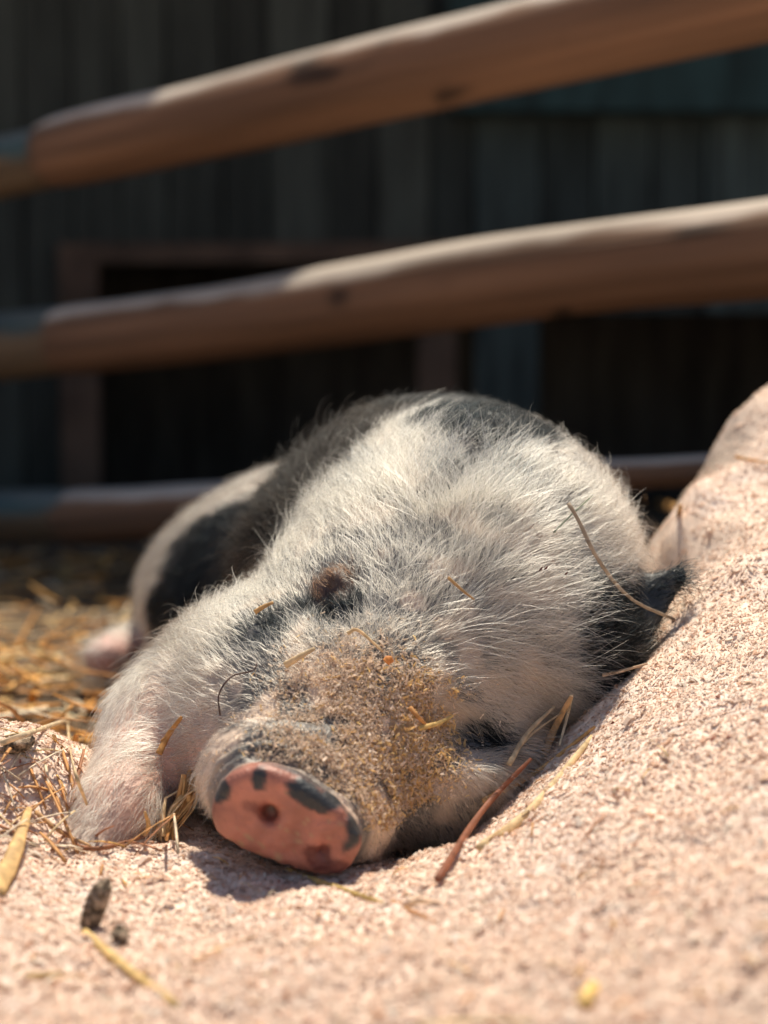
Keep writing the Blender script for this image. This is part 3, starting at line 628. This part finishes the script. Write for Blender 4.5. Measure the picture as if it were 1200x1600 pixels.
# husks on the forehead
for (hx, hy, lab) in ((849, 889, 'pair of tiny dark brown husks on the white cheek'), (885, 896, 'single tiny dark husk right of the pair on the cheek')):
    m = MB(); h = hit(hx, hy, 'pig'); c = h[0] + nrm(CAM - h[0]) * .012
    for s_ in ((-.0016, .0), (.0018, .0006)) if hx == 849 else ((0, 0),):
        m.tube(np.array([[s_[0] - .0012, 0, s_[1] - .0012], [s_[0], -.0004, s_[1]], [s_[0] + .0010, 0, s_[1] + .0014]]), [.0004, .0011, .0003], 6, .6, (.10, .03, .02))
    o = m.build('husk', M['straw']); o.location = c; tag(o, lab, 'husk')
# wad of chewed straw beside the foot
def hitg(px, py): return hit(px, py, 'ground')[0]
m = MB(); c = hitg(262, 1305); a0 = hitg(248, 1312) + UP * .003; a1 = a0 + RT * .024 + UP * .030 + FW * .01
for i in range(46):
    o1 = rng.normal(0, .0035, 3); o2 = rng.normal(0, .0045, 3); r_ = random.uniform(.0007, .0019)
    m.tube(spline([a0 - c + o1, (a0 + a1) / 2 - c + rng.normal(0, .003, 3), a1 - c + o2], 5), r_, 4, .4, np.array(random.choice([(.66, .42, .19), (.72, .5, .28), (.55, .30, .12)])) * random.uniform(.8, 1.1))
o = m.build('straw_wad', M['straw']); o.location = c; tag(o, 'frayed wad of golden straw propped between foot and snout', 'straw')
# clods
def clod(name, px, py, rx, ry, rz_, label, m, cat, tilt=0, sink=.3, seed=0, where=None):
    n1, n2 = 26, 18; V = []
    for j in range(n2 + 1):
        for i in range(n1):
            a = 2 * math.pi * i / n1; b_ = math.pi * j / n2; V.append((math.sin(b_) * math.cos(a), math.sin(b_) * math.sin(a), math.cos(b_)))
    V = np.array(V); d = 1 + .22 * fbm(V + seed, 2.2, 3, seed); V = V * d[:, None] * a3(rx, ry, rz_)
    ct, st = math.cos(tilt), math.sin(tilt); V = np.stack([V[:, 0] * ct - V[:, 2] * st, V[:, 1], V[:, 0] * st + V[:, 2] * ct], -1)
    F = [(j * n1 + i, (j + 1) * n1 + i, (j + 1) * n1 + (i + 1) % n1, j * n1 + (i + 1) % n1) for j in range(n2) for i in range(n1)]
    o = mesh_obj(name, V, F, m); c = hitg(px, py) if where is None else where; o.location = Vector(c) + Vector((0, 0, rz_ * (1 - sink))); tag(o, label, cat); return o
clod('clod', 150, 1448, .0058, .006, .0150, 'dark upright clod of bark on the sawdust in front of the foot', M['dirt'], 'clod', -.35, .25, 3)
clod('clod', 188, 1475, .0042, .005, .0050, 'small dark crumb just right of and below the bark clod', M['dirt'], 'clod', .4, .2, 5)
clod('clod', 30, 1172, .010, .010, .006, 'grey brown lump on the sawdust at the left edge', M['dirt'], 'clod', .2, .3, 8)
clod('stone', 1025, 850, .030, .03, .035, 'round dark brown stone in the gap between the pig and the mound', M['stone'], 'stone', .2, .2, 9, where=np.append(P(1025, 850, 1.62)[:2], G(np.array([P(1025, 850, 1.62)[0]]), np.array([1.62]))[0]))

# ------------------------------------------------------------------ fence of round rails
fence = empty('rail_fence', (0, 2.2, 0)); tag(fence, 'fence of three round weathered wooden rails crossing behind the pig', 'fence')
def rail(pts, m, seed, name='rail'):
    Q = spline([P(a, b_, d) for a, b_, d, r in pts], 90); R = np.interp(np.linspace(0, len(pts) - 1, 90), range(len(pts)), [r * d / FP for a, b_, d, r in pts])
    T_ = nrm(np.gradient(Q, axis=0)); A = nrm(np.cross(T_, [0, 0, 1.])); B = np.cross(A, T_); n = 40; V = []
    for k in range(n):
        a = 2 * math.pi * k / n; V.append(Q + (A * math.cos(a) + B * math.sin(a)) * R[:, None])
    V = np.stack(V, 1).reshape(-1, 3); cen = np.repeat(Q, n, 0); rd = nrm(V - cen); ax_ = nrm(Q[-1] - Q[0]); sp = V - ax_ * ((V @ ax_)[:, None]) * .96
    end = np.minimum(np.arange(90), 89 - np.arange(90)) ; er_ = np.repeat(np.clip(1 - .12 * np.exp(-end / 1.2), .6, 1), n)
    V = cen + (V - cen) * er_[:, None] + rd * (.0018 * fbm(sp + seed, 16, 2, seed) + .0016 * fbm(sp, 60, 2, seed + 3) + .0015 * noise(V, 7, seed))[:, None]
    F = [(i * n + k, i * n + (k + 1) % n, (i + 1) * n + (k + 1) % n, (i + 1) * n + k) for i in range(89) for k in range(n)]
    V = np.vstack([V, Q[0], Q[-1]]); a0 = 90 * n
    for k in range(0, n, 2): F.append((a0, (k + 2) % n, k + 1, k)); F.append((a0 + 1, 89 * n + k, 89 * n + k + 1, 89 * n + (k + 2) % n))
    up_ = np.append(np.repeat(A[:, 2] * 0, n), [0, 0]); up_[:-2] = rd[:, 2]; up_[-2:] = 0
    wv = V * a3(1, 1, 1); sunlit_top = sm(up_ + .14 * fbm(wv, 9, 3, seed + 20), .48, .74)[:, None]  # sunlit highlight painted into the wood colour: cream where the rail faces up
    if m is M['rail_grey']: sunlit_top = sunlit_top * .15
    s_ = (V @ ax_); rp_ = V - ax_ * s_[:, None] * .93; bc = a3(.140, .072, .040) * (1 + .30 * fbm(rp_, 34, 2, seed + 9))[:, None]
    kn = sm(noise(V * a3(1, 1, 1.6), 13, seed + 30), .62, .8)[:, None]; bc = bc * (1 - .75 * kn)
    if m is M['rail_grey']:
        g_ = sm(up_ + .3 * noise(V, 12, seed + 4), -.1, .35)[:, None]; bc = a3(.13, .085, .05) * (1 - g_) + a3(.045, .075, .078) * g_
    cc = bc * (1 - sunlit_top) + a3(.50, .42, .35) * sunlit_top
    X_ = ax_; Y_ = nrm(np.cross([0, 0, 1.], X_)); Z_ = np.cross(X_, Y_); c0 = Q[0]; VL = (V - c0) @ np.stack([X_, Y_, Z_], 1)
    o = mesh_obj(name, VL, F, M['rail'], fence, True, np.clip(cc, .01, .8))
    from mathutils import Matrix
    o.rotation_euler = Matrix(np.stack([X_, Y_, Z_], 1).tolist()).to_euler(); o.location = c0 - a3(0, 2.2, 0); return o
DL, DR = 2.60, 1.88
def Dx(x): return 1 / (1 / DL + (1 / DR - 1 / DL) * (x - 90) / 1110)
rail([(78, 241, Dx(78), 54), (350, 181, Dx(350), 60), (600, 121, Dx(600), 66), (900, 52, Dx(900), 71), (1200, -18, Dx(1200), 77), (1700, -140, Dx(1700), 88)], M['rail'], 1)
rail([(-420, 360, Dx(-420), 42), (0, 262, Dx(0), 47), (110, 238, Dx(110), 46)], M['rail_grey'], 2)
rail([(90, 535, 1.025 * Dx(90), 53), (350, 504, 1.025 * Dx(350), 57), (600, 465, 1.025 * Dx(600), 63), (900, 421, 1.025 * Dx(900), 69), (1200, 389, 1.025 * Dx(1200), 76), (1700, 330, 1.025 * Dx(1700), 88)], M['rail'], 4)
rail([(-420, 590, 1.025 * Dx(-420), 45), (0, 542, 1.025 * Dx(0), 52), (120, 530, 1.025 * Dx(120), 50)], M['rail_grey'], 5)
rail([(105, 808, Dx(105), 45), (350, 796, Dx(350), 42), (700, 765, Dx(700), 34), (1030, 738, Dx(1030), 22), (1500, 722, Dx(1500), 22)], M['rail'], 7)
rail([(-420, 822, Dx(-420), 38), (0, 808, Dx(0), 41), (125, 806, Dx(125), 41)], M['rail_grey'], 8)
for (px_, D_) in ((-330, Dx(-330)), (1560, Dx(1560))):
    m = MB(); q0 = P(px_, 800, D_); q0 = q0 - a3(0, 2.2, 0) + a3(0, .13, 0); q0[2] = -.1; q1 = q0.copy(); q1[2] = 1.15
    m.tube(spline([q0, q1], 10), .06, 20, 1.0, (.2, .11, .07)); m.build('post', M['rail'], fence)

# ------------------------------------------------------------------ barn
YB = 3.80
barn = empty('barn', (0, YB, 0)); tag(barn, 'dark plank barn wall with low openings behind the fence', 'barn')
def W(px, py): q_ = P(px, py, YB); return q_[0], q_[2]
openings = [(W(152, 412), W(690, 900)), (W(860, 488), W(1500, 900))]
pm = MB(); x = -3.2; i = 0
while x < 3.4:
    wd = random.uniform(.10, .17); dz = random.uniform(-.012, .012); tone = random.uniform(.6, 1.5)
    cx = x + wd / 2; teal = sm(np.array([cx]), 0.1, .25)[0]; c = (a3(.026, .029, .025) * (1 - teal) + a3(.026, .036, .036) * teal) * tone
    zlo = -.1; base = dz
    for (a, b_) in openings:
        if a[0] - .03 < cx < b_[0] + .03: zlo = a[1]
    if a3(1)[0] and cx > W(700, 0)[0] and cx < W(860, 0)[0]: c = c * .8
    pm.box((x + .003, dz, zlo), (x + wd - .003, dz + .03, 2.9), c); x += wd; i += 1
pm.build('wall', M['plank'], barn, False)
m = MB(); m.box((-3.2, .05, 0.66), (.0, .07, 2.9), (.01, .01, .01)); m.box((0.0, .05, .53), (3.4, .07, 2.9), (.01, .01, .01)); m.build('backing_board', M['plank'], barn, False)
(ax0, az0), (ax1, az1) = openings[0]
m = MB(); m.box((ax0 - .085, -.03, -.02), (ax0 + .004, -.014, az0 + .045), jit=.0015); m.box((ax0 + .006, -.032, az0 + .002), (ax1 + .05, -.014, az0 + .045), jit=.0015); m.box((ax1 - .055, -.030, -.02), (ax1 + .03, -.014, az0 - .002), jit=.0015); m.build('hatch_frame', M['frame'], barn, False)
m = MB(); bx0, bz0 = W(700, 185); bx1, bz1 = W(1600, 60); m.box((bx0, -.10, bz0), (bx1 + .6, -.015, bz1 + .1), (.012, .028, .030)); m.build('beam', M['plank'], barn, False)
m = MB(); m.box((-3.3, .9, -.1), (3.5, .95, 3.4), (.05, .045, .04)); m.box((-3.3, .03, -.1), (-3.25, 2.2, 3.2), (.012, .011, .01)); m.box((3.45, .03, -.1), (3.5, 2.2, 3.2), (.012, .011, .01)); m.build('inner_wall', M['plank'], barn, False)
YE = 2.17 + 2.4 * .36 - YB
m = MB(); V = np.array([(-4, YE, 2.4), (4, YE, 2.4), (4, 2.6, 3.35), (-4, 2.6, 3.35), (-4, YE, 2.46), (4, YE, 2.46), (4, 2.6, 3.41), (-4, 2.6, 3.41)])
m.add(V, [(0, 3, 2, 1), (4, 5, 6, 7), (0, 1, 5, 4), (1, 2, 6, 5), (2, 3, 7, 6), (3, 0, 4, 7)]); m.build('roof', M['roof'], barn, False)
